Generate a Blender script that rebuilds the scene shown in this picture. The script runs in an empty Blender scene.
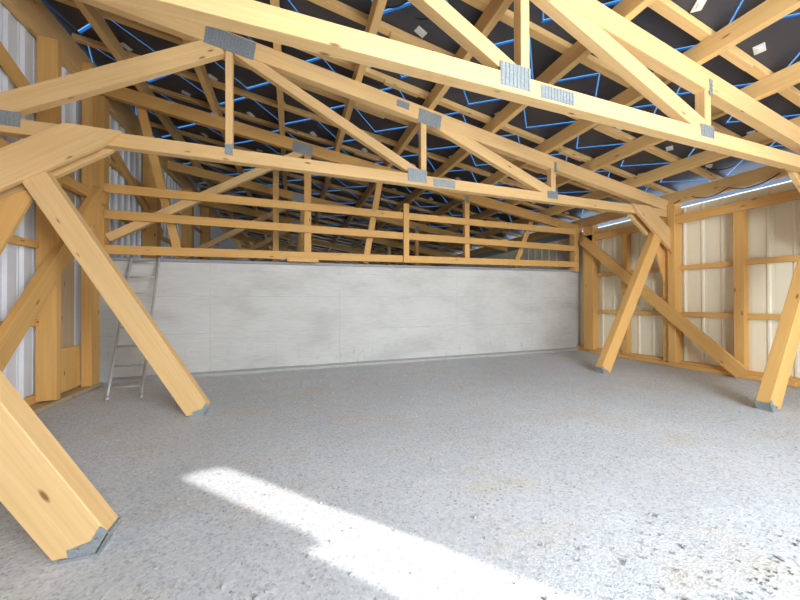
import bpy, bmesh, math, random
from mathutils import Vector, Matrix, noise
random.seed(7)
S = bpy.context.scene
COL = S.collection

# ------------------------------------------------------------------ camera
EYE = Vector((0.0, 0.0, 1.5))
yaw, pitch, roll = math.radians(19.03), math.radians(0.312), math.radians(-0.15)
Fw = Vector((math.sin(yaw)*math.cos(pitch), math.cos(yaw)*math.cos(pitch), math.sin(pitch)))
Rt = Vector((math.cos(yaw), -math.sin(yaw), 0.0))
Up = Rt.cross(Fw)
R2 = Rt*math.cos(roll) + Up*math.sin(roll)
U2 = Up*math.cos(roll) - Rt*math.sin(roll)
cam_data = bpy.data.cameras.new('camera')
cam_data.sensor_width = 36.0
cam_data.lens = 36.0*312.8/800.0
cam_data.clip_start = 0.05
cam = bpy.data.objects.new('camera', cam_data)
M = Matrix((R2, U2, -Fw)).transposed().to_4x4()
M.translation = EYE
cam.matrix_world = M
COL.objects.link(cam)
S.camera = cam

# ------------------------------------------------------------------ light and exposure
w = bpy.data.worlds.new('sky'); S.world = w; w.use_nodes = True
bg = w.node_tree.nodes['Background']
bg.inputs[0].default_value = (0.62, 0.78, 1.0, 1.0)
bg.inputs[1].default_value = 1.6

sun_d = bpy.data.lights.new('sun', 'SUN')
sun_d.energy = 3.7
sun_d.angle = math.radians(0.6)
sun_d.color = (1.0, 0.97, 0.92)
sun = bpy.data.objects.new('sun', sun_d); COL.objects.link(sun)
SUN_EL = math.radians(29.7)
trav = Vector((-0.695*math.cos(SUN_EL), 0.719*math.cos(SUN_EL), -math.sin(SUN_EL)))
sun.rotation_euler = trav.to_track_quat('-Z', 'Y').to_euler()
sun.location = (12, -12, 12)

def area(name, loc, aim, sx, sy, power, colr):
    d = bpy.data.lights.new(name, 'AREA'); d.shape = 'RECTANGLE'; d.size = sx; d.size_y = sy
    d.energy = power; d.color = colr
    o = bpy.data.objects.new(name, d); COL.objects.link(o)
    o.location = loc
    o.rotation_euler = (Vector(aim) - Vector(loc)).to_track_quat('-Z', 'Z').to_euler()
    return o
# added fill lamps behind the camera, standing in for daylight at invented openings
area('front_fill', (2.6, -3.45, 2.6), (2.0, 6.0, 1.8), 4.0, 4.6, 760, (0.86, 0.93, 1.0))
area('low_front_fill', (5.5, -2.4, 1.1), (3.4, 4.0, 3.2), 1.5, 1.9, 15, (0.86, 0.94, 1.0))
# added fill lamp inside the closed far end, beyond the concrete wall
area('rear_fill', (2.5, 29.5, 2.2), (2.5, 8.0, 2.6), 8.0, 3.0, 160, (0.85, 0.93, 1.0))

vs = S.view_settings
vs.view_transform = 'Standard'; vs.look = 'None'; vs.gamma = 1.0; vs.use_curve_mapping = False
vs.exposure = 0.70

# ------------------------------------------------------------------ materials
def new_mat(name):
    m = bpy.data.materials.new(name); m.use_nodes = True
    nt = m.node_tree
    return m, nt, nt.nodes['Principled BSDF']

def N(nt, t, **kw):
    n = nt.nodes.new(t)
    for k, v in kw.items():
        setattr(n, k, v)
    return n

def ramp(nt, src, stops):
    r = N(nt, 'ShaderNodeValToRGB')
    el = r.color_ramp.elements
    while len(el) < len(stops): el.new(0.5)
    for e, (p, c) in zip(el, stops):
        e.position = p; e.color = (*c, 1) if len(c) == 3 else c
    nt.links.new(src, r.inputs[0])
    return r.outputs[0]

def mix(nt, fac, a, b, mode='MIX'):
    n = N(nt, 'ShaderNodeMix', data_type='RGBA', blend_type=mode)
    for s, v in ((n.inputs[0], fac), (n.inputs[6], a), (n.inputs[7], b)):
        if isinstance(v, (int, float)): s.default_value = v
        elif isinstance(v, tuple): s.default_value = (*v, 1)
        else: nt.links.new(v, s)
    return n.outputs[2]

def mapping(nt, kind, scale):
    tc = N(nt, 'ShaderNodeTexCoord'); mp = N(nt, 'ShaderNodeMapping')
    mp.inputs['Scale'].default_value = scale
    nt.links.new(tc.outputs[kind], mp.inputs[0])
    return mp.outputs[0]

def tex_noise(nt, vec, scale, detail=4, rough=0.55):
    n = N(nt, 'ShaderNodeTexNoise'); n.inputs['Scale'].default_value = scale
    n.inputs['Detail'].default_value = detail; n.inputs['Roughness'].default_value = rough
    nt.links.new(vec, n.inputs['Vector'])
    return n.outputs[0]

def bump(nt, h, bs, strength=0.3, dist=0.01):
    b = N(nt, 'ShaderNodeBump'); b.inputs['Strength'].default_value = strength
    b.inputs['Distance'].default_value = dist
    nt.links.new(h, b.inputs['Height']); nt.links.new(b.outputs[0], bs.inputs['Normal'])

def wood(name, light, dark, knot=(0.30, 0.14, 0.05)):
    m, nt, bs = new_mat(name)
    grain = tex_noise(nt, mapping(nt, 'UV', (0.55, 26, 1)), 1.6, 5, 0.6)
    broad = tex_noise(nt, mapping(nt, 'UV', (0.35, 3.2, 1)), 1.3, 2)
    c = ramp(nt, grain, [(0.32, dark), (0.62, light)])
    c2 = ramp(nt, broad, [(0.3, tuple(x*0.86 for x in light)), (0.7, tuple(min(1, x*1.06) for x in light))])
    c = mix(nt, 0.5, c, c2)
    v = N(nt, 'ShaderNodeTexVoronoi'); v.inputs['Scale'].default_value = 1.0
    nt.links.new(mapping(nt, 'UV', (1.9, 6.5, 1)), v.inputs['Vector'])
    k = ramp(nt, v.outputs['Distance'], [(0.05, (1, 1, 1)), (0.11, (0, 0, 0))])
    c = mix(nt, k, c, knot)
    oi = N(nt, 'ShaderNodeObjectInfo')
    tone = ramp(nt, oi.outputs['Random'], [(0.0, (0.93, 0.91, 0.88)), (1.0, (1.04, 1.03, 1.02))])
    c = mix(nt, 1.0, c, tone, 'MULTIPLY')
    nt.links.new(c, bs.inputs['Base Color'])
    bs.inputs['Roughness'].default_value = 0.62
    bs.inputs['Specular IOR Level'].default_value = 0.3
    bump(nt, grain, bs, 0.15, 0.003)
    return m

W_TRUSS = wood('planed_spruce', (0.85, 0.575, 0.275), (0.72, 0.42, 0.15))
W_POST = wood('spruce_framing', (0.82, 0.485, 0.165), (0.66, 0.34, 0.095))
W_ROOF = wood('roof_timber', (0.82, 0.55, 0.24), (0.66, 0.39, 0.14))
W_OLD = wood('weathered_board', (0.56, 0.43, 0.27), (0.44, 0.32, 0.19))

def galv():
    m, nt, bs = new_mat('galvanised_steel')
    n = tex_noise(nt, mapping(nt, 'Object', (1, 1, 1)), 60, 3)
    nt.links.new(ramp(nt, n, [(0.3, (0.30, 0.33, 0.34)), (0.7, (0.44, 0.47, 0.48))]), bs.inputs['Base Color'])
    bs.inputs['Metallic'].default_value = 0.45; bs.inputs['Roughness'].default_value = 0.5
    return m
GALV = galv()

def plain(name, c, rough=0.6, metal=0.0, spec=0.4, var=1.0):
    m, nt, bs = new_mat(name)
    n = tex_noise(nt, mapping(nt, 'Object', (1, 1, 1)), 9, 4)
    nt.links.new(ramp(nt, n, [(0.25, tuple(x*(1-0.07*var) for x in c)), (0.75, tuple(min(1, x*(1+0.05*var)) for x in c))]), bs.inputs['Base Color'])
    bs.inputs['Roughness'].default_value = rough; bs.inputs['Metallic'].default_value = metal
    bs.inputs['Specular IOR Level'].default_value = spec
    return m
ALU = plain('aluminium', (0.52, 0.52, 0.50), 0.45, 0.3)
CLAD_L = plain('white_steel_sheet', (0.82, 0.84, 0.88), 0.6, 0.0, 0.2, 0.2)
CLAD_R = plain('warm_lit_steel_sheet', (0.92, 0.85, 0.66), 0.65, 0.0, 0.15, 0.2)  # cream tint is warm bounced light put into the white sheet's colour
CLAD_B = plain('grey_steel_sheet', (0.30, 0.31, 0.32), 0.6)
STICKER = plain('white_plastic', (0.72, 0.72, 0.70), 0.5)
CABLE = plain('black_cable', (0.015, 0.015, 0.017), 0.5)
CAPSTEEL = plain('grey_flashing', (0.33, 0.33, 0.34), 0.6)
SHADE = plain('dark_render', (0.25, 0.24, 0.23), 0.9)  # even dark base for the floor behind the concrete wall

def tile_mat():
    m, nt, bs = new_mat('dark_solar_glass')
    n = tex_noise(nt, mapping(nt, 'Object', (1, 1, 1)), 0.7, 3)
    nt.links.new(ramp(nt, n, [(0.3, (0.040, 0.043, 0.060)), (0.7, (0.058, 0.062, 0.082))]), bs.inputs['Base Color'])
    bs.inputs['Roughness'].default_value = 0.38
    bs.inputs['Specular IOR Level'].default_value = 0.45
    return m
TILE = tile_mat()

def strip_mat(name, c, tr):
    m = bpy.data.materials.new(name); m.use_nodes = True
    nt = m.node_tree; nt.nodes.clear()
    out = N(nt, 'ShaderNodeOutputMaterial')
    t = N(nt, 'ShaderNodeBsdfTranslucent'); t.inputs[0].default_value = (*tr, 1)
    g = N(nt, 'ShaderNodeBsdfPrincipled'); g.inputs['Base Color'].default_value = (*c, 1); g.inputs['Roughness'].default_value = 0.3
    a = N(nt, 'ShaderNodeMixShader'); a.inputs[0].default_value = 0.3
    nt.links.new(t.outputs[0], a.inputs[1]); nt.links.new(g.outputs[0], a.inputs[2])
    nt.links.new(a.outputs[0], out.inputs[0])
    return m
STRIP = strip_mat('blue_glass_margin', (0.03, 0.07, 0.17), (0.011, 0.070, 0.200))
CORE = strip_mat('pale_blue_glass_edge', (0.1, 0.25, 0.5), (0.095, 0.29, 0.52))

def concrete():
    m, nt, bs = new_mat('board_marked_concrete')
    ob = mapping(nt, 'Object', (1, 1, 1))
    big = tex_noise(nt, mapping(nt, 'Object', (0.7, 1, 1.6)), 1.1, 5, 0.6)
    c = ramp(nt, big, [(0.28, (0.50, 0.485, 0.445)), (0.5, (0.66, 0.645, 0.605)), (0.75, (0.74, 0.725, 0.69))])
    fine = tex_noise(nt, mapping(nt, 'Object', (2, 1, 14)), 2.2, 6, 0.7)
    c = mix(nt, 0.32, c, ramp(nt, fine, [(0.3, (0.44, 0.425, 0.39)), (0.7, (0.74, 0.73, 0.695))]))
    sx = N(nt, 'ShaderNodeSeparateXYZ'); nt.links.new(ob, sx.inputs[0])
    def line(sock, at, wd):
        a = N(nt, 'ShaderNodeMath', operation='SUBTRACT'); nt.links.new(sock, a.inputs[0]); a.inputs[1].default_value = at
        b = N(nt, 'ShaderNodeMath', operation='ABSOLUTE'); nt.links.new(a.outputs[0], b.inputs[0])
        d = N(nt, 'ShaderNodeMath', operation='LESS_THAN'); nt.links.new(b.outputs[0], d.inputs[0]); d.inputs[1].default_value = wd
        return d.outputs[0]
    wob = tex_noise(nt, mapping(nt, 'Object', (1, 1, 1)), 2.5, 3)
    patch = ramp(nt, wob, [(0.38, (0.1, 0.1, 0.1)), (0.58, (1, 1, 1))])
    for s, at, wd in ((2, 1.62, 0.006), (2, 0.86, 0.005), (2, 2.16, 0.004), (0, 1.05, 0.006), (0, 4.15, 0.006), (0, -1.6, 0.006), (0, 6.6, 0.005)):
        l = N(nt, 'ShaderNodeMath', operation='MULTIPLY'); nt.links.new(line(sx.outputs[s], at, wd), l.inputs[0]); nt.links.new(patch, l.inputs[1])
        c = mix(nt, l.outputs[0], c, (0.50, 0.495, 0.475))
    # dark drips and splashes near the foot of the wall
    dr = tex_noise(nt, mapping(nt, 'Object', (7, 1, 1.6)), 1.5, 4)
    drm = ramp(nt, dr, [(0.60, (0, 0, 0)), (0.72, (1, 1, 1))])
    low = N(nt, 'ShaderNodeMapRange'); nt.links.new(sx.outputs[2], low.inputs[0])
    low.inputs[1].default_value = 0.75; low.inputs[2].default_value = 0.1; low.inputs[3].default_value = 0.0; low.inputs[4].default_value = 0.6
    mm = N(nt, 'ShaderNodeMath', operation='MULTIPLY'); nt.links.new(drm, mm.inputs[0]); nt.links.new(low.outputs[0], mm.inputs[1])
    c = mix(nt, mm.outputs[0], c, (0.33, 0.32, 0.30))
    nt.links.new(c, bs.inputs['Base Color'])
    bs.inputs['Roughness'].default_value = 0.85
    bump(nt, fine, bs, 0.25, 0.01)
    return m
CONC = concrete()
KERB = plain('grey_kerb', (0.47, 0.47, 0.455), 0.9)

def gravel():
    m, nt, bs = new_mat('crushed_stone_floor')
    ob = mapping(nt, 'Object', (1, 1, 1))
    a = tex_noise(nt, ob, 0.55, 4, 0.6)
    c = ramp(nt, a, [(0.3, (0.58, 0.60, 0.62)), (0.7, (0.71, 0.73, 0.75))])
    br = tex_noise(nt, mapping(nt, 'Object', (1, 1.6, 1)), 0.9, 5, 0.7)
    c = mix(nt, ramp(nt, br, [(0.52, (0, 0, 0)), (0.66, (0.8, 0.8, 0.8))]), c, (0.66, 0.57, 0.43))
    # packed chips: each cell of a fine voronoi has its own grey
    v = N(nt, 'ShaderNodeTexVoronoi'); v.inputs['Scale'].default_value = 62
    nt.links.new(ob, v.inputs['Vector'])
    sc = N(nt, 'ShaderNodeSeparateColor'); nt.links.new(v.outputs['Color'], sc.inputs[0])
    c = mix(nt, 0.46, c, ramp(nt, sc.outputs[0], [(0.0, (0.30, 0.31, 0.325)), (0.22, (0.56, 0.58, 0.605)), (0.7, (0.68, 0.70, 0.725)), (1.0, (0.84, 0.85, 0.86))]))
    sp = tex_noise(nt, ob, 38, 4, 0.75)
    c = mix(nt, ramp(nt, sp, [(0.33, (0.65, 0.65, 0.65)), (0.42, (0, 0, 0))]), c, (0.36, 0.37, 0.38))
    v2 = N(nt, 'ShaderNodeTexVoronoi'); v2.inputs['Scale'].default_value = 15
    nt.links.new(ob, v2.inputs['Vector'])
    vm = ramp(nt, v2.outputs['Distance'], [(0.09, (0.85, 0.85, 0.85)), (0.16, (0, 0, 0))])
    sel = tex_noise(nt, ob, 2.2, 3)
    vm2 = N(nt, 'ShaderNodeMath', operation='MULTIPLY')
    nt.links.new(vm, vm2.inputs[0]); nt.links.new(ramp(nt, sel, [(0.48, (0, 0, 0)), (0.62, (1, 1, 1))]), vm2.inputs[1])
    c = mix(nt, vm2.outputs[0], c, (0.22, 0.22, 0.225))
    nt.links.new(c, bs.inputs['Base Color'])
    bs.inputs['Roughness'].default_value = 0.95; bs.inputs['Specular IOR Level'].default_value = 0.15
    h = N(nt, 'ShaderNodeMath', operation='ADD'); nt.links.new(sp, h.inputs[0])
    v3 = N(nt, 'ShaderNodeTexVoronoi'); v3.inputs['Scale'].default_value = 75; nt.links.new(ob, v3.inputs['Vector'])
    nt.links.new(v3.outputs['Distance'], h.inputs[1])
    bump(nt, h.outputs[0], bs, 0.4, 0.006)
    return m
GRAVEL = gravel()
STONE = plain('grey_stone', (0.40, 0.40, 0.40), 0.9)
YARD = plain('pale_yard', (0.62, 0.62, 0.60), 0.95)
APRON = plain('pale_concrete_apron', (0.62, 0.62, 0.61), 0.9)  # for the added slab, pale so that it bounces sunlight

# ------------------------------------------------------------------ mesh helpers (world coordinates in, one object out)
ORI = {}          # world origin of every object, so that parts can be given in world coordinates
class MB:
    def __init__(self):
        self.bm = bmesh.new(); self.uv = self.bm.loops.layers.uv.new('UVMap')
    def _uvs(self, faces, origin, ax, s1, s2):
        ru, rv = random.uniform(0, 40), random.uniform(0, 40)
        for f in faces:
            n = f.normal
            a1, a2 = abs(n.dot(s1)), abs(n.dot(s2))
            for l in f.loops:
                p = l.vert.co - origin
                u = p.dot(ax)
                if abs(n.dot(ax)) > 0.8: u, v = p.dot(s1), p.dot(s2)*0.5
                elif a1 > a2: v = p.dot(s2)
                else: v = p.dot(s1) + 0.37
                l[self.uv].uv = (u + ru, v + rv)
    def solid(self, ring0, ring1, ax, s1, s2, bev=0.0):
        bm = self.bm; old = set(bm.faces)
        a = [bm.verts.new(p) for p in ring0]; b = [bm.verts.new(p) for p in ring1]
        n = len(a); fs = [bm.faces.new(a[::-1]), bm.faces.new(b)]
        for i in range(n):
            fs.append(bm.faces.new((a[i], a[(i+1) % n], b[(i+1) % n], b[i])))
        bmesh.ops.recalc_face_normals(bm, faces=fs)
        if bev:
            es = list({e for f in fs for e in f.edges})
            bmesh.ops.bevel(bm, geom=es, offset=bev, segments=1, affect='EDGES', profile=0.5)
            fs = [f for f in bm.faces if f not in old]
        for f in fs: f.normal_update()
        self._uvs(fs, Vector(ring0[0]), ax, s1, s2)
        return self
    def beam(self, p0, p1, w, h, up=(0, 0, 1), bev=0.004):
        p0, p1 = Vector(p0), Vector(p1)
        ax = (p1-p0).normalized(); up = Vector(up)
        side = ax.cross(up).normalized(); u = side.cross(ax).normalized()
        r = [side*(w/2)*i + u*(h/2)*j for i, j in ((-1, -1), (1, -1), (1, 1), (-1, 1))]
        return self.solid([p0+q for q in r], [p1+q for q in r], ax, side, u, bev)
    def box(self, x0, x1, y0, y1, z0, z1, grain='z', bev=0.003):
        r0 = [Vector(p) for p in ((x0, y0, z0), (x1, y0, z0), (x1, y1, z0), (x0, y1, z0))]
        r1 = [Vector((p.x, p.y, z1)) for p in r0]
        A = dict(x=Vector((1, 0, 0)), y=Vector((0, 1, 0)), z=Vector((0, 0, 1)))
        ax = A[grain]; o = [A[k] for k in 'xyz' if k != grain]
        return self.solid(r0, r1, ax, o[0], o[1], bev)
    def prism_y(self, poly, y0, y1, ax, bev=0.004):          # outline in x,z extruded along y
        ax = Vector((ax[0], 0, ax[1])).normalized(); s2 = Vector((0, 1, 0)); s1 = ax.cross(s2)
        return self.solid([Vector((x, y0, z)) for x, z in poly], [Vector((x, y1, z)) for x, z in poly], ax, s1, s2, bev)
    def prism_x(self, poly, x0, x1, ax, bev=0.004):          # outline in y,z extruded along x
        ax = Vector((0, ax[0], ax[1])).normalized(); s2 = Vector((1, 0, 0)); s1 = ax.cross(s2)
        return self.solid([Vector((x0, y, z)) for y, z in poly], [Vector((x1, y, z)) for y, z in poly], ax, s1, s2, bev)
    def tube(self, pts, r, seg=8):
        bm = self.bm; pts = [Vector(p) for p in pts]; rings = []
        for i, p in enumerate(pts):
            t = (pts[min(i+1, len(pts)-1)] - pts[max(i-1, 0)]).normalized()
            ref = Vector((0, 0, 1)) if abs(t.z) < 0.9 else Vector((1, 0, 0))
            a = t.cross(ref).normalized(); b = t.cross(a)
            rings.append([bm.verts.new(p + (a*math.cos(k*2*math.pi/seg) + b*math.sin(k*2*math.pi/seg))*r) for k in range(seg)])
        for A, B in zip(rings, rings[1:]):
            for k in range(seg):
                f = bm.faces.new((A[k], A[(k+1) % seg], B[(k+1) % seg], B[k])); f.smooth = True
        bm.faces.new(rings[0]); bm.faces.new(rings[-1][::-1])
        return self
    def build(self, name, mat, parent=None, origin=None):
        me = bpy.data.meshes.new(name)
        bmesh.ops.recalc_face_normals(self.bm, faces=self.bm.faces)
        off = ORI.get(parent.name, Vector()) if parent is not None else Vector(origin if origin is not None else (0, 0, 0))
        for v in self.bm.verts: v.co -= off
        self.bm.to_mesh(me); self.bm.free()
        for m in (mat if isinstance(mat, (list, tuple)) else [mat]): me.materials.append(m)
        o = bpy.data.objects.new(name, me); COL.objects.link(o)
        if parent is not None: o.parent = parent
        else: o.location = off
        ORI[o.name] = off.copy()
        return o

def tag(o, label, cat, group=None, kind=None):
    o['label'] = label; o['category'] = cat
    if group: o['group'] = group
    if kind: o['kind'] = kind
    return o

def thing(name, loc, label, cat, group=None):
    o = bpy.data.objects.new(name, None); COL.objects.link(o); o.location = loc
    o.empty_display_size = 0.1
    ORI[o.name] = Vector(loc)
    return tag(o, label, cat, group)

def struct(o, label=None):
    o['kind'] = 'structure'
    if label: o['label'] = label; o['category'] = o.name.split('_')[0].split('.')[0]
    return o

def dup(root, loc, label):
    r = root.copy(); COL.objects.link(r); r.location = loc; r['label'] = label
    for ch in list(root.children):
        c = ch.copy(); COL.objects.link(c); c.parent = r
        for g in list(ch.children):
            d = g.copy(); COL.objects.link(d); d.parent = c
    return r

ZU0, SL = 5.094, -0.1535
def zu(x): return ZU0 + SL*x               # upper edge of the truss top chords
TILE_H = 0.305

# ------------------------------------------------------------------ setting
XL, XR, YF, YB = -3.52, 8.47, -2.2, 31.0
WY = 7.38                                   # front face of the concrete wall

def make_floor():
    bm = bmesh.new()
    nx, ny = 110, 96
    V = []
    for j in range(ny+1):
        row = []
        for i in range(nx+1):
            x = XL-0.2 + (XR-XL+0.4)*i/nx; y = YF + (WY+0.3-YF)*j/ny
            z = 0.012*noise.noise(Vector((x*0.8, y*0.8, 0))) + 0.006*noise.noise(Vector((x*3.1, y*3.1, 4)))
            row.append(bm.verts.new((x, y, z-0.006)))
        V.append(row)
    for j in range(ny):
        for i in range(nx):
            bm.faces.new((V[j][i], V[j][i+1], V[j+1][i+1], V[j+1][i])).smooth = True
    me = bpy.data.meshes.new('floor'); bm.to_mesh(me); bm.free(); me.materials.append(GRAVEL)
    o = bpy.data.objects.new('floor', me); COL.objects.link(o)
    return struct(o, 'grey crushed stone barn floor')
make_floor()
struct(MB().box(XL-0.2, XR+0.2, WY+0.25, YB+1.5, -0.1, -0.01).build('floor_rear', SHADE))
struct(MB().box(-60, 60, -60, YF-0.01, -0.2, -0.03).build('ground_outside', YARD))

struct(MB().box(0.2, XR-0.2, YF, 0.45, -0.05, 0.018, 'x').build('floor_apron', APRON), 'pale slab added inside the front to bounce sunlight')  # unseen slab added where the sun lands, to bounce light inside
# concrete wall: top edge rises slightly to the right
def wall_back():
    x0, x1 = -3.6, 8.62
    mb = MB()
    r0 = [Vector(p) for p in ((x0, WY, -0.1), (x1, WY, -0.1), (x1, WY+0.24, -0.1), (x0, WY+0.24, -0.1))]
    r1 = [Vector((p.x, p.y, 2.29 + (p.x-x0)*(2.41-2.29)/(x1-x0))) for p in r0]
    mb.solid(r0, r1, Vector((1, 0, 0)), Vector((0, 1, 0)), Vector((0, 0, 1)), 0.006)
    return mb.build('wall_back', CONC)
struct(wall_back(), 'pale grey board-marked concrete wall')
def capz(x): return 2.29 + (x+3.6)*(2.41-2.29)/12.22
mb = MB(); mb.beam((-3.3, WY+0.10, capz(-3.3)+0.03), (8.3, WY+0.10, capz(8.3)+0.03), 0.26, 0.06)
struct(mb.build('trim_1', CAPSTEEL), 'grey capping strip along the top of the concrete wall')
mb = MB(); mb.prism_x([(WY+0.01, -0.05), (WY-0.10, -0.05), (WY-0.10, 0.045), (WY-0.02, 0.075), (WY+0.01, 0.075)], -3.2, 8.3, (1, 0), 0.003)
struct(mb.build('trim_2', KERB), 'narrow concrete kerb at the foot of the concrete wall')

def cladding(name, x, y0, y1, z0, z1, pitch, rib, depth, sgn, mat, flute=0.0):
    """profiled steel sheet standing in the y-z plane at x; ribs run vertically"""
    bm = bmesh.new(); prof = []
    y = y0
    while y < y1:
        f = (pitch-rib)/2
        prof += [(y, 0.0), (y+f*0.55, 0.0), (y+f*0.62, flute), (y+f*0.78, flute), (y+f*0.85, 0.0), (y+f, 0.0), (y+f+rib*0.28, depth), (y+f+rib*0.72, depth), (y+f+rib, 0.0)]
        y += pitch
    prof.append((y, 0.0))
    lo, hi, lo2, hi2 = [], [], [], []
    for (yy, d) in prof:
        lo.append(bm.verts.new((x+sgn*d, yy, z0))); hi.append(bm.verts.new((x+sgn*d, yy, z1)))
        lo2.append(bm.verts.new((x+sgn*(d)-sgn*0.012, yy, z0))); hi2.append(bm.verts.new((x+sgn*d-sgn*0.012, yy, z1)))
    n = len(prof)
    for i in range(n-1):
        bm.faces.new((lo[i], lo[i+1], hi[i+1], hi[i])); bm.faces.new((lo2[i+1], lo2[i], hi2[i], hi2[i+1]))
        bm.faces.new((hi[i], hi[i+1], hi2[i+1], hi2[i])); bm.faces.new((lo[i+1], lo[i], lo2[i], lo2[i+1]))
    bmesh.ops.recalc_face_normals(bm, faces=bm.faces)
    me = bpy.data.meshes.new(name); bm.to_mesh(me); bm.free(); me.materials.append(mat)
    o = bpy.data.objects.new(name, me); COL.objects.link(o)
    return o
struct(cladding('wall_left', XL, YF, YB, 0.06, 5.92, 0.27, 0.075, 0.035, 1, CLAD_L, 0.006), 'white ribbed steel cladding of the tall left wall')
struct(cladding('wall_right', XR, YF, YB, 0.015, 3.64, 0.333, 0.07, 0.018, -1, CLAD_R, -0.002), 'ribbed steel cladding of the low right wall, warm light in its cream colour')
struct(MB().box(XL-0.1, XR+0.1, YB, YB+0.05, 0, 5.8).build('wall_rear', CLAD_B))
struct(MB().box(XR-0.04, XR+0.03, WY+0.05, YB, 3.55, 3.78, 'y').build('trim_3', CLAD_B))
# invented front wall behind the camera, its openings shaped for the light: gateway x 0.9..3.9 shaded by the sun blocker; low sunny opening x 4.11..6.3 with a tall gap at x 4.11..4.74 that lets in a blade of sun
fw = MB()
fw.box(3.9, 4.11, YF-0.08, YF, 0, 3.38); fw.box(3.9, 4.28, YF-0.08, YF, 3.38, 4.36); fw.box(4.74, XR+1.3, YF-0.08, YF, 2.1, 4.36)
fw.box(XL-0.1, 3.9, YF-0.08, YF, 4.36, 5.9); fw.box(3.9, XR+1.3, YF-0.08, YF, 4.36, 5.2)
fw.box(XL-0.1, 0.9, YF-0.08, YF, 0, 4.36); fw.box(6.3, XR+1.3, YF-0.08, YF, 0, 2.1)
struct(fw.build('wall_front_mask', CLAD_B))
# unseen blocker added to keep the sun out of the gateway
struct(MB().box(-9, 5.35, -3.9, -3.6, 0, 6.4).build('wall_neighbour', CLAD_B))

# roof: diamond solar-glass tiles lapped in rows, with see-through blue glass margins along their lower edges
K = 1.0
TX0, TY0, TPX, TPY = 4.78*K, 4.12*K, 1.24*K, 0.86*K
def roof_pt(x, y, dz=0.0): return Vector((x, y, zu(x) + TILE_H + dz))
def make_roof():
    bm = bmesh.new(); h = TPX/2
    def quad(pts, mi):
        f = bm.faces.new([bm.verts.new(p) for p in pts]); f.material_index = mi
    g, gc = 0.052, 0.016
    for k in range(-9, 34):
        for m in range(-24, 18):
            x0, y0 = TX0 + h*k + TPX*m, TY0 + TPY*k
            if x0 < XL-0.7 or x0 > 9.9 or y0 < YF-0.7 or y0 > YB-0.4: continue
            top = TPY+h
            P = [(0, 0), (h, h), (h, TPY), (0, top), (-h, TPY), (-h, h)]
            q = g*0.7071
            # tile face, held back from the two lower edges by the margin; a second skin above gives it thickness
            In = [(0, 2*q), (h-0.0, h+2*q-0.0), (h, TPY), (0, top), (-h, TPY), (-h, h+2*q)]
            def c(x): return min(max(x, XL+0.02), 9.55)
            for dz in (0.0, 0.012):
                quad([roof_pt(c(x0+a), y0+b, dz) for a, b in In], 0)
            for s in (-1, 1):
                # pale core line then darker blue margin
                a0, a1 = (0, 0), (s*h, h)
                def off(p, t): return (p[0], p[1]+1.4142*t)
                e = [a0, a1, off(a1, gc), off(a0, gc)]
                quad([roof_pt(c(x0+a), y0+b, 0.002) for a, b in e], 2)
                wide = g if s < 0 else g*0.45
                e = [off(a0, gc), off(a1, gc), off(a1, wide), off(a0, wide)]
                quad([roof_pt(c(x0+a), y0+b, 0.004) for a, b in e], 1)
                if wide < g:
                    e = [off(a0, wide), off(a1, wide), off(a1, g), off(a0, g)]
                    quad([roof_pt(c(x0+a), y0+b, 0.004) for a, b in e], 0)
    bmesh.ops.recalc_face_normals(bm, faces=bm.faces)
    me = bpy.data.meshes.new('ceiling'); bm.to_mesh(me); bm.free()
    for m in (TILE, STRIP, CORE): me.materials.append(m)
    o = bpy.data.objects.new('ceiling', me); COL.objects.link(o)
    return struct(o, 'dark diamond-lapped solar glass roof with blue edge lines')
roof = make_roof()
# junction boxes under the tiles
def box_mesh():
    mb = MB(); mb.box(-0.075, 0.075, -0.05, 0.05, -0.014, 0.0, 'x', 0.004)
    mb.box(-0.03, 0.03, -0.02, 0.02, -0.024, -0.013, 'x', 0.003)
    o = mb.build('junction_box', STICKER, roof); return o
jb = None; nj = 0
spots = []
for k in range(-4, 9):
    for m in range(-10, 12):
        x = TX0 + TPX/2*k + TPX*m + random.uniform(-0.04, 0.06); y = TY0 + TPY*k + 0.63 + random.uniform(-0.03, 0.03)
        if -3.0 < x < 8.2 and 1.2 < y < 10.5 and abs(math.atan2(x, y) - yaw) < math.radians(55): spots.append((x*x+y*y, x, y))
for _, x, y in sorted(spots)[:100]:
    if jb is None: jb = box_mesh(); o = jb
    else: o = jb.copy(); COL.objects.link(o)
    o.location = roof_pt(x, y, -0.002)
    o.rotation_euler = (0, math.atan(-SL), random.choice((0.3, 0.45, 0.55, 0.9)))

# ------------------------------------------------------------------ roof timbers
PX = [-2.70, -1.46, -0.20, 0.98, 2.22, 3.45, 4.67, 5.88, 7.12]
pl = ['first in from the tall left wall', 'second in from the tall left wall', 'third in from the tall left wall',
      'fourth in from the tall left wall', 'middle one of nine', 'fourth in from the low right wall', 'third in from the low right wall',
      'second in from the low right wall', 'first in from the low right wall']
PH = 0.22
for x, t in zip(PX, pl):
    mb = MB(); mb.beam((x, YF+0.1, zu(x)+PH/2), (x, YB-0.1, zu(x)+PH/2), 0.10, PH)
    tag(mb.build('roof_purlin', W_ROOF, origin=(x, YF+0.1, zu(x))), 'long timber purlin running away under the roof, ' + t, 'beam', 'purlins under the roof')
# eave timbers along the two walls
mb = MB(); mb.box(-3.48, -3.40, YF+0.1, YB-0.1, 5.30, 5.83, 'y')
tag(mb.build('eave_purlin', W_ROOF, origin=(-3.33, YF, 5.3)), 'thick timber eave purlin along the top of the tall left wall', 'beam')
mb = MB(); mb.box(8.24, 8.40, YF+0.1, YB-0.1, 3.72, 3.98, 'y')
tag(mb.build('eave_purlin', W_ROOF, origin=(8.3, YF, 3.72)), 'timber eave purlin above the bright gap over the low right wall', 'beam')

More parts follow.
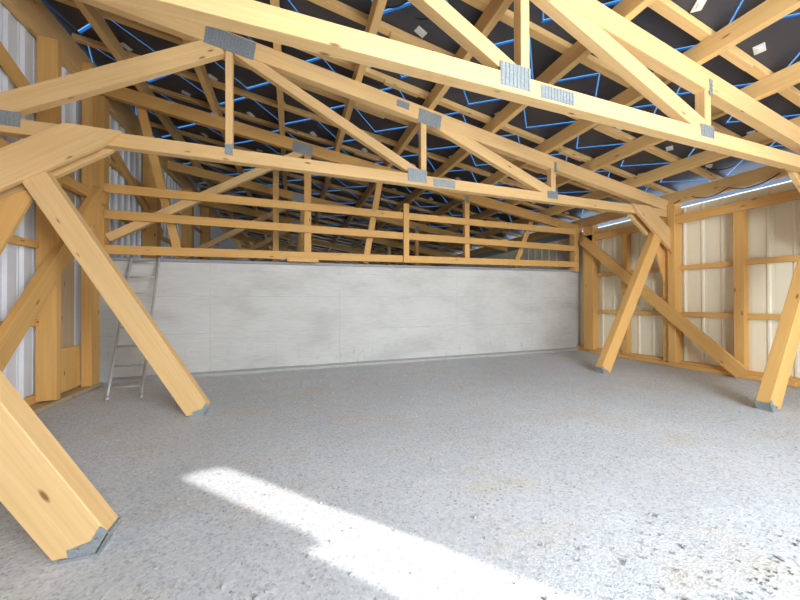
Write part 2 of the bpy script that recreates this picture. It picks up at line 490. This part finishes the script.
by = 2.32
ords = ['nearest', 'second', 'third', 'fourth', 'fifth', 'sixth', 'seventh', 'eighth', 'ninth', 'tenth', 'eleventh', 'twelfth', 'thirteenth', 'fourteenth', 'fifteenth', 'sixteenth', 'seventeenth', 'eighteenth', 'nineteenth', 'twentieth', 'twenty-first', 'twenty-second', 'twenty-third', 'twenty-fourth', 'twenty-fifth', 'twenty-sixth', 'twenty-seventh', 'twenty-eighth', 'twenty-ninth', 'thirtieth', 'thirty-first', 'thirty-second', 'thirty-third', 'thirty-fourth']
BH = 0.08
for i in range(34):
    y = by - 0.86*K + 0.86*K*i - 0.02
    if y > YB-0.3: break
    root = thing('roof_batten', (0, y, zu(0)+PH), 'slender timber batten across the purlins, %s row counted from the front of the roof' % ords[i], 'beam', 'battens under the dark roof tiles')
    def bz(x): return zu(x)+PH+BH/2
    mb = MB(); mb.beam((-3.40, y, bz(-3.40)), (8.60, y, bz(8.60)), 0.10, BH); mb.build('board', W_ROOF, root)
    for xs in ([1.55+0.2*math.sin(i*2.1), 5.2+0.2*math.cos(i*1.7)] if y < 9 else []):
        mb = MB(); mb.beam((xs-0.3, y-0.012, bz(xs-0.3)-BH/2-0.02), (xs+0.3, y-0.012, bz(xs+0.3)-BH/2-0.02), 0.085, 0.042); mb.build('splice_board', W_TRUSS, root)

# ------------------------------------------------------------------ trusses
def nail_plate(parent, cx, cz, ang, L, H, y, side=-1, ribs=None):
    """galvanised nail plate lying on a timber face at y, ribbed across its length"""
    mb = MB(); c = Vector((cx, y, cz)); a = math.radians(ang)
    u = Vector((math.cos(a), 0, math.sin(a))); v = Vector((-math.sin(a), 0, math.cos(a)))
    n = Vector((0, side, 0))
    def slab(du, lu, hv, t0, t1):
        P = [c + u*(du+i*lu/2) + v*(j*hv/2) for i, j in ((-1, -1), (1, -1), (1, 1), (-1, 1))]
        mb.solid([p + n*t0 for p in P], [p + n*t1 for p in P], u, v, n)
    slab(0, L, H, -0.001, 0.003)
    k = ribs or max(3, int(L/0.038))
    for i in range(k):
        slab(-L/2 + (i+0.5)*L/k, L/k*0.42, H*0.96, 0.003, 0.008)
    return mb.build('nail_plate', GALV, parent)

TOPD = 0.25                                 # vertical depth of a top chord
BZ0, BZ1 = 3.44, 3.615                      # bottom chord
CH = 0.12
ang_top = math.degrees(math.atan(SL))

def front_truss(y, label):
    """y is the front face of the frame; chords lie in y+0.03 .. y+0.15"""
    t = thing('roof_truss', (2.5, y, 3.44), label, 'roof truss', 'timber roof trusses over the gravel floor')
    a, b = y+0.03, y+0.03+CH
    p = MB(); xs = (-3.42, 8.40)
    p.prism_y([(xs[0], zu(xs[0])-TOPD), (xs[1], zu(xs[1])-TOPD), (xs[1], zu(xs[1])), (xs[0], zu(xs[0]))], a, b, (1, SL)); p.build('top_chord', W_TRUSS, t)
    p = MB(); p.prism_y([(-3.40, BZ0), (8.40, BZ0), (8.40, BZ1), (-3.40, BZ1)], a, b, (1, 0)); p.build('bottom_chord', W_TRUSS, t)
    aw, bw = a+0.008, b-0.008
    for xv, wv in ((-0.82, 0.09), (2.09, 0.10), (4.86, 0.12)):
        p = MB(); p.prism_y([(xv-wv/2, BZ1-0.01), (xv+wv/2, BZ1-0.01), (xv+wv/2, zu(xv+wv/2)-TOPD+0.01), (xv-wv/2, zu(xv-wv/2)-TOPD+0.01)], aw, bw, (0, 1)); p.build('vertical_web', W_TRUSS, t)
    def web(x0, z0, x1, z1, wd):
        d = Vector((x1-x0, 0, z1-z0)).normalized(); n = Vector((-d.z, 0, d.x))*wd/2
        p = MB(); p.prism_y([(x0-n.x, z0-n.z), (x1-n.x, z1-n.z), (x1+n.x, z1+n.z), (x0+n.x, z0+n.z)], aw+0.002, bw-0.002, (d.x, d.z)); p.build('diagonal_web', W_TRUSS, t)
    web(-3.36, 3.62, -0.93, 5.02, 0.235)
    web(-0.72, 4.99, 1.95, 3.66, 0.145)
    web(2.20, 4.60, 4.78, 3.64, 0.19)
    web(4.95, 4.20, 7.45, 3.64, 0.02) if False else None
    # sandwiching knee boards at both eaves, front and back, and short brackets under them
    for mir in (0, 1):
        mx = (lambda x: 5.0-x) if mir else (lambda x: x)
        knee = [(-3.36, 2.57), (-2.20, 3.39), (-1.99, 3.612), (-2.53, 3.618), (-3.36, 3.03)]
        for (k0, k1) in ((y-0.035, y+0.029), (y+0.151, y+0.215)):
            p = MB(); p.prism_y([(mx(x), z) for x, z in knee], k0, k1, (1 if not mir else -1, 0.72)); p.build('knee_board', W_TRUSS, t)
        br = [(-3.40, 1.55), (-2.84, 2.87), (-3.02, 2.79), (-3.40, 2.5)]
        p = MB(); p.prism_y([(mx(x), z) for x, z in br], y+0.10, y+0.148, (0.4, 1)); p.build('eave_bracket', W_POST, t)
    f = a-0.001
    nail_plate(t, -0.80, zu(-0.8)-0.145, ang_top, 0.62, 0.25, f)
    nail_plate(t, -0.82, BZ1-0.02, 90, 0.15, 0.10, f, ribs=4)
    nail_plate(t, 2.20, zu(2.2)-0.17, ang_top, 0.42, 0.24, f)
    nail_plate(t, 1.72, zu(1.72)-0.10, ang_top, 0.22, 0.11, f)
    nail_plate(t, 1.97, BZ1-0.02, 0, 0.34, 0.22, f)
    nail_plate(t, 2.47, BZ0+0.085, 0, 0.42, 0.13, f)
    nail_plate(t, 4.83, BZ1-0.03, 0, 0.26, 0.15, f)
    nail_plate(t, 4.90, zu(4.9)-0.20, 90, 0.20, 0.06, f, ribs=4)
    nail_plate(t, -3.18, 3.60, 0, 0.46, 0.17, f)
    return t
front_truss(2.36, 'nearest pale timber roof truss, crossing overhead along the top of the picture')
front_truss(4.78, 'second pale timber roof truss, carried on the struts nearer the concrete wall')

def wall_truss():
    y = 7.20
    t = thing('roof_truss', (2.5, y, 2.45), 'timber truss with rails standing over the top of the concrete wall', 'roof truss', 'timber trusses from the concrete wall back')
    a, b = y+0.03, y+0.15
    p = MB(); p.prism_y([(-3.42, zu(-3.42)-TOPD), (8.40, zu(8.40)-TOPD), (8.40, zu(8.4)), (-3.42, zu(-3.42))], a, b, (1, SL)); p.build('top_chord', W_POST, t)
    p = MB(); p.prism_y([(-3.24, 2.43), (8.05, 2.56), (8.05, 2.66), (-3.24, 2.53)], a, b, (1, 0)); p.build('bottom_chord', W_POST, t)
    for xv, wv, zt, nm in ((0.33, 0.15, zu(0.33)-TOPD+0.01, 'vertical_web'), (4.38, 0.14, zu(4.38)-TOPD+0.01, 'vertical_web')):
        p = MB(); p.prism_y([(xv-wv/2, 2.50), (xv+wv/2, 2.50), (xv+wv/2, zt), (xv-wv/2, zt)], a-0.004, b-0.01, (0, 1)); p.build(nm, W_POST, t)
    d = Vector((0.26+3.24, 0, 4.86-2.70)).normalized(); n = Vector((-d.z, 0, d.x))*0.075
    p = MB(); p.prism_y([(-3.24-n.x, 2.70-n.z), (0.26-n.x, 4.86-n.z), (0.26+n.x, 4.86+n.z), (-3.24+n.x, 2.70+n.z)], a+0.008, b-0.01, (d.x, d.z)); p.build('diagonal_web', W_TRUSS, t)
    d = Vector((4.3-0.45, 0, -1.6)).normalized()
    f = a-0.006
    nail_plate(t, 0.22, 4.89, ang_top, 0.42, 0.24, f); nail_plate(t, 0.33, 2.49, 90, 0.16, 0.14, f)
    nail_plate(t, 4.38, 4.20, 90, 0.2, 0.1, f, ribs=4); nail_plate(t, 4.38, 2.60, 90, 0.12, 0.12, f, ribs=4)
    nail_plate(t, 1.0, 2.51, 0, 0.36, 0.07, a-0.001)
    return t
wt = wall_truss()
dup(wt, (2.5, 10.70, 2.45), 'dim timber truss in the dark bay, first one beyond the concrete wall')
dup(wt, (2.5, 14.20, 2.45), 'faint timber truss in the dark bay, second one beyond the concrete wall')
dup(wt, (2.5, 17.70, 2.45), 'faint timber truss in the dark bay, third one beyond the concrete wall')
dup(wt, (2.5, 21.20, 2.45), 'faint timber truss in the dark bay, fourth one beyond the concrete wall')
dup(wt, (2.5, 24.70, 2.45), 'faint timber truss deepest in the dark bay beyond the concrete wall')

# rails nailed to the truss above the concrete wall
def rail(z0, z1, h, label, yy=7.175):
    mb = MB(); mb.beam((-3.255, yy, z0), (8.055, yy, z1), 0.045, h)
    tag(mb.build('guard_rail', W_POST, origin=(-3.255, yy, z0)), label, 'rail', 'rails above the concrete wall')
rail(3.60, 3.585, 0.165, 'topmost long timber rail above the concrete wall')
rail(3.12, 3.085, 0.165, 'middle long timber rail above the concrete wall')
rail(2.475, 2.61, 0.165, 'lowest long timber rail, just above the concrete wall top', 7.19)
mb = MB(); mb.box(2.55, 2.69, 7.10, 7.15, 2.45, 3.88)
tag(mb.build('rail_upright', W_POST, origin=(2.62, 7.1, 2.45)), 'short timber upright nailed across the three rails mid wall', 'post')
mb = MB(); mb.box(-0.1, 0.55, 7.11, 7.165, 2.375, 2.455, 'x')
tag(mb.build('packing_block', W_POST, origin=(0.2, 7.1, 2.4)), 'short timber block under the lowest rail on the concrete wall', 'block')

# props leaning between the concrete wall and the roof
for (x0, z0, x1, z1, lb) in ((-2.16, 2.40, -2.85, 5.50, 'timber prop leaning left up to the roof near the ladder end of the concrete wall'),
                             (1.68, 2.44, 2.10, 4.72, 'timber prop leaning right behind the rails near the middle of the concrete wall'),
                             (6.08, 2.50, 6.75, 4.02, 'timber prop leaning right behind the rails near the right end of the concrete wall')):
    mb = MB(); mb.beam((x0, 7.48, z0), (x1, 7.48, z1), 0.15, 0.07, up=(0, 1, 0))
    tag(mb.build('leaning_prop', W_POST, origin=(x0, 7.48, z0)), lb, 'prop', 'props behind the rails')
mb = MB(); mb.box(-0.46, -0.32, 8.55, 8.69, 0, zu(-0.38))
tag(mb.build('support_post', W_POST, origin=(-0.4, 8.62, 0)), 'tall timber post standing in the dark bay behind the rails', 'post')

# ------------------------------------------------------------------ struts on the floor
def strut(y, mir, label):
    mx = (lambda x: 5.02-x) if mir else (lambda x: x)
    t = thing('support_strut', (mx(-1.19), y, 0), label, 'strut', 'sloping struts standing on the gravel')
    top = (-3.04, 3.20)
    poly = [(-1.31, 0.012), (-1.115, 0.012), (-1.055, 0.12), (-2.80, 3.18), (-3.02, 3.05)]
    dx = (-3.02+1.31)/(3.05)
    p = MB(); p.prism_y([(mx(x), z) for x, z in poly], y, y+0.145, (dx if not mir else -dx, 1), 0.006); p.build('timber', W_TRUSS if not mir else W_POST, t)
    # folded steel shoe around the foot
    s = MB()
    def plate(pl, y0, y1): s.prism_y([(mx(x), z) for x, z in pl], y0, y1, (1, 0), 0.0)
    sh = [(-1.23, 0.0), (-1.10, 0.0), (-1.035, 0.115), (-1.085, 0.165), (-1.13, 0.085), (-1.24, 0.06)]
    plate(sh, y-0.005, y-0.0005); plate(sh, y+0.1455, y+0.15)
    s.prism_y([(mx(-1.112), 0.0), (mx(-1.105), 0.0), (mx(-1.045), 0.115), (mx(-1.052), 0.118)], y-0.005, y+0.15, (0, 1), 0.0)
    s.box(min(mx(-1.27), mx(-1.09)), max(mx(-1.27), mx(-1.09)), y-0.012, y+0.157, -0.02, 0.012, 'x', 0.002)
    sh_o = s.build('steel_shoe', GALV, t)
    for bz, bx in ((0.05, -1.19), (0.09, -1.10)):
        b = MB(); b.tube([(mx(bx), y-0.02, bz), (mx(bx), y-0.004, bz)], 0.012, 6); b.build('bolt', GALV, sh_o)
    return t
strut(2.36, 0, 'big pale timber strut at the lower left corner, its foot in a steel shoe')
strut(4.78, 0, 'pale timber strut leaning left, standing in front of the ladder')
strut(4.78, 1, 'timber strut leaning right in front of the right corner of the concrete wall')
strut(2.36, 1, 'timber strut cut by the right edge, leaning towards the right wall')

# ------------------------------------------------------------------ right wall framing
def post(name, x0, x1, y0, y1, z0, z1, label, mat=W_POST, group=None):
    mb = MB(); mb.box(x0, x1, y0, y1, z0, z1)
    return tag(mb.build(name, mat, origin=((x0+x1)/2, (y0+y1)/2, z0)), label, 'post', group)
post('corner_post', 8.20, 8.43, 6.72, 7.02, 0.10, 3.70, 'timber corner post where the concrete wall meets the right wall', group='posts along the cream wall')
post('corner_post', 8.06, 8.24, 7.20, 7.37, 2.40, 3.62, 'short timber post at the right end of the three rails')
post('wall_stud', 8.28, 8.43, 5.80, 5.94, 0.12, 3.25, 'timber stud behind the brace, between corner post and strut on the right wall', group='posts along the cream wall')
t = thing('wall_post', (8.3, 4.8, 0.1), 'doubled timber post carrying the second truss at the right wall', 'post', 'posts along the cream wall')
mb = MB(); mb.box(8.18, 8.43, 4.66, 4.80, 0.10, 3.72); mb.build('post_half', W_POST, t)
mb = MB(); mb.box(8.24, 8.43, 4.80, 4.94, 0.10, 3.72); mb.build('post_half', W_POST, t)
post('wall_stud', 8.26, 8.43, 3.55, 3.70, 0.12, 3.25, 'lone timber stud midway along the open part of the right wall', group='posts along the cream wall')
post('wall_post', 8.18, 8.43, 2.24, 2.50, 0.10, 3.72, 'timber post carrying the nearest truss at the right wall')
mb = MB(); mb.box(8.20, 8.30, YF+0.1, 7.15, 3.25, 3.43, 'y')
tag(mb.build('wall_beam', W_POST, origin=(8.25, YF, 3.25)), 'horizontal timber beam along the top of the right wall', 'beam')
for z, hh, lb in ((2.25, 0.10, 'upper'), (1.20, 0.10, 'lower')):
    for (a, b, w_) in ((5.94, 6.72, 'corner post and first stud'), (4.94, 5.80, 'first stud and doubled post'), (3.70, 4.66, 'doubled post and lone stud'), (YF+0.1, 3.55, 'lone stud and the front')):
        mb = MB(); mb.box(8.35, 8.43, a, b, z-hh/2, z+hh/2, 'y')
        tag(mb.build('wall_girt', W_POST, origin=(8.4, a, z)), '%s timber girt on the right wall between %s' % (lb, w_), 'rail', 'girts on the cream wall')
mb = MB(); mb.box(8.32, 8.45, YF+0.1, 7.37, 0.0, 0.14, 'y')
tag(mb.build('sill_beam', W_POST, origin=(8.38, YF, 0)), 'timber sill along the foot of the right wall', 'beam')
mb = MB(); mb.box(8.25, 8.32, 2.9, 6.9, 0.0, 0.085, 'y')
tag(mb.build('sill_board', W_POST, origin=(8.28, 2.9, 0)), 'low board lying against the sill of the right wall', 'board')
def brace(xa, p0, p1, wd, label):
    (y0, z0), (y1, z1) = p0, p1
    d = Vector((0, y1-y0, z1-z0)).normalized(); n = Vector((0, -d.z, d.y))*wd/2
    P = [(y0-n.y, z0-n.z), (y1-n.y, z1-n.z), (y1+n.y, z1+n.z), (y0+n.y, z0+n.z)]
    mb = MB(); mb.prism_x(P, xa, xa+0.10, (d.y, d.z))
    return tag(mb.build('wall_brace', W_POST, origin=(xa, y0, z0)), label, 'brace')
brace(8.09, (6.98, 3.30), (3.52, 0.10), 0.24, 'long diagonal timber brace crossing the right wall down to the gravel')

# ------------------------------------------------------------------ left wall framing
post('wall_stud', -3.43, -3.20, 5.86, 5.95, 0.10, 5.30, 'wide timber stud on the left wall, nearest the picture edge')
post('corner_post', -3.395, -3.25, 6.80, 7.04, 0.07, 5.62, 'timber corner post at the left end of the concrete wall, behind the strut')
post('corner_post', -3.42, -3.26, 7.18, 7.36, 2.42, 5.29, 'timber post standing on the left end of the concrete wall, ending the rails')
post('wall_post', -3.48, -3.30, 4.80, 4.95, 0.06, 5.30, 'timber post at the second truss on the left wall')
post('wall_post', -3.48, -3.22, 2.24, 2.50, 0.06, 5.30, 'timber post at the nearest truss on the left wall')
for y, lb in ((9.45, 'nearest of the dim posts on the left wall past the concrete wall'), (12.3, 'second of the dim posts on the left wall past the concrete wall'), (14.6, 'farthest of the dim posts on the left wall past the concrete wall')):
    post('wall_post', -3.48, -3.18, y-0.13, y+0.13, 0.0, 5.3, lb, group='posts in the dark bay')
mb = MB(); mb.box(-3.46, -3.44, 6.02, 6.72, 0.10, 4.2)
tag(mb.build('plank', W_OLD, origin=(-3.45, 6.3, 0.1)), 'weathered upright plank in the left corner between stud and corner post', 'board')
mb = MB(); mb.box(-3.43, -3.39, 5.98, 6.78, 0.10, 0.78, 'z')
tag(mb.build('plank', W_POST, origin=(-3.41, 6.4, 0.1)), 'short wide board low in the left corner behind the sill', 'board')
mb = MB(); mb.box(-3.34, -3.22, YF+0.1, 7.15, 3.28, 3.43, 'y')
tag(mb.build('wall_beam', W_POST, origin=(-3.3, YF, 3.28)), 'horizontal timber beam along the left wall at truss height', 'beam')
for z, lb in ((2.32, 'upper'), (1.22, 'lower')):
    mb = MB(); mb.box(-3.47, -3.39, YF+0.1, 5.86, z-0.05, z+0.05, 'y')
    tag(mb.build('wall_girt', W_POST, origin=(-3.43, YF, z)), '%s timber girt on the white left wall ending at the wide stud' % lb, 'rail', 'girts on the left wall')
for z in (3.3, 4.3):
    mb = MB(); mb.box(-3.47, -3.40, 7.7, 17.5, z-0.05, z+0.05, 'y')
    tag(mb.build('wall_girt', W_POST, origin=(-3.43, 7.7, z)), 'dim girt on the left wall past the concrete wall, %s one' % ('upper' if z > 4 else 'lower'), 'rail')
mb = MB(); mb.box(-3.50, -3.24, 1.2, 7.1, 0.0, 0.07, 'y')
tag(mb.build('sill_board', W_OLD, origin=(-3.37, 1.2, 0)), 'wide dusty sill board along the foot of the left wall', 'board')
mb = MB(); mb.box(-3.50, -3.44, 1.2, 6.8, 0.07, 0.19, 'y')
tag(mb.build('sill_beam', W_POST, origin=(-3.47, 1.2, 0.07)), 'upright timber rail on the sill against the left cladding', 'beam')
brace(-3.24, (6.92, 3.44), (4.25, 0.10), 0.24, 'diagonal timber brace on the left wall crossing behind the strut')
brace(-3.43, (4.2, 5.05), (6.05, 4.15), 0.12, 'thin diagonal brace high on the white left wall')
brace(-3.43, (7.6, 4.6), (10.2, 3.4), 0.12, 'thin dark diagonal brace on the left wall beyond the concrete wall')

# ------------------------------------------------------------------ ladder
def ladder():
    top = [Vector((-2.89, 7.35, 2.36)), Vector((-2.45, 7.35, 2.37))]
    ft = [Vector((-2.67, 5.97, 0.0)), Vector((-2.24, 5.97, 0.0))]
    t = thing('ladder', tuple((ft[0]+ft[1])/2), 'thin grey metal ladder leaning on the left end of the concrete wall', 'ladder')
    pp = []
    for f, p in zip(ft, top):
        d = (p-f).normalized(); kink = p - Vector((0, 0.075, 0.03)); 
        path = [f + (kink-f)*(i/10) for i in range(11)] + [p + Vector((0, 0.0, 0.03))]
        mb = MB(); mb.tube(path, 0.021, 8); mb.build('stile', ALU, t); pp.append((f, kink))
        fo = MB(); fo.tube([f + Vector((0, 0, 0.0)), f + d*0.07], 0.028, 8); fo.build('foot', ALU, t)
    for k in range(8):
        s = 0.075 + k*0.128
        a = pp[0][0].lerp(pp[0][1], s); b = pp[1][0].lerp(pp[1][1], s)
        mb = MB(); mb.tube([a, b], 0.014, 8); mb.build('rung', ALU, t)
ladder()

# ------------------------------------------------------------------ cables under the roof
def cable(pts, label, r=0.009):
    P = [Vector(p) for p in pts]; out = []
    for i in range(len(P)-1):
        a, b = P[i], P[i+1]; sag = 0.16*(b-a).length
        for k in range(12):
            s = k/12; q = a.lerp(b, s); q.z -= sag*4*s*(1-s); out.append(q)
    out.append(P[-1])
    mb = MB(); mb.tube(out, r, 6)
    tag(mb.build('cable', CABLE, origin=tuple(P[0])), label, 'cable', 'black cables hanging under the roof')
def up(x, y): return (x, y, zu(x)+0.27)
cable([(8.22, 3.05, 3.78), (8.22, 3.75, 3.76), (8.22, 4.35, 3.77)], 'black cable looped under the right eave above the lone stud')
cable([(8.20, 4.55, 3.76), (8.20, 5.15, 3.78)], 'black cable looped under the right eave above the doubled post')
cable([up(5.95, 2.05), up(5.95, 1.45)], 'thin black cable drooping from the roof at the upper right corner')
cable([up(7.0, 3.3), up(7.6, 3.9), up(8.1, 3.6)], 'black cable sagging between the last purlin and the right eave')
cable([up(6.0, 3.9), up(6.3, 4.6)], 'black cable drooping behind the nearest truss joint on the right')
cable([up(1.05, 3.75), up(1.35, 3.5)], 'short black cable loop beside the middle batten splice')
cable([up(1.5, 3.7), up(1.75, 3.45)], 'short black cable beside a junction box over the middle purlin')
cable([up(-2.3, 5.0), up(-2.2, 5.7)], 'black cable hanging under the roof near the left eave')

# ------------------------------------------------------------------ loose stones
def stones():
    bm = bmesh.new(); rnd = random.Random(3); n = 0
    while n < 2600:
        x = rnd.uniform(-3.0, 8.0); y = 0.9 + 6.2*rnd.random()**1.7
        if rnd.random() > 0.35 + 0.65*noise.noise(Vector((x*0.7, y*0.7, 9))): continue
        if any(abs(x-fx) < 0.35 and abs(y-fy) < 0.35 for fx in (-1.19, 6.21) for fy in (2.43, 4.85)): continue
        s = rnd.uniform(0.004, 0.009) * (1.6 if rnd.random() < 0.12 else 1)
        r = bmesh.ops.create_icosphere(bm, subdivisions=1, radius=s)
        sc = Vector((rnd.uniform(.8, 1.4), rnd.uniform(.7, 1.2), rnd.uniform(.5, .9)))
        for v in r['verts']:
            v.co = Vector((v.co.x*sc.x, v.co.y*sc.y, v.co.z*sc.z))*rnd.uniform(.85, 1.15) + Vector((x, y, s*0.2))
        n += 1
    me = bpy.data.meshes.new('gravel'); bm.to_mesh(me); bm.free(); me.materials.append(STONE)
    o = bpy.data.objects.new('gravel_stones', me); COL.objects.link(o)
    tag(o, 'loose grey stones scattered over the crushed stone floor', 'gravel', kind='stuff')
stones()
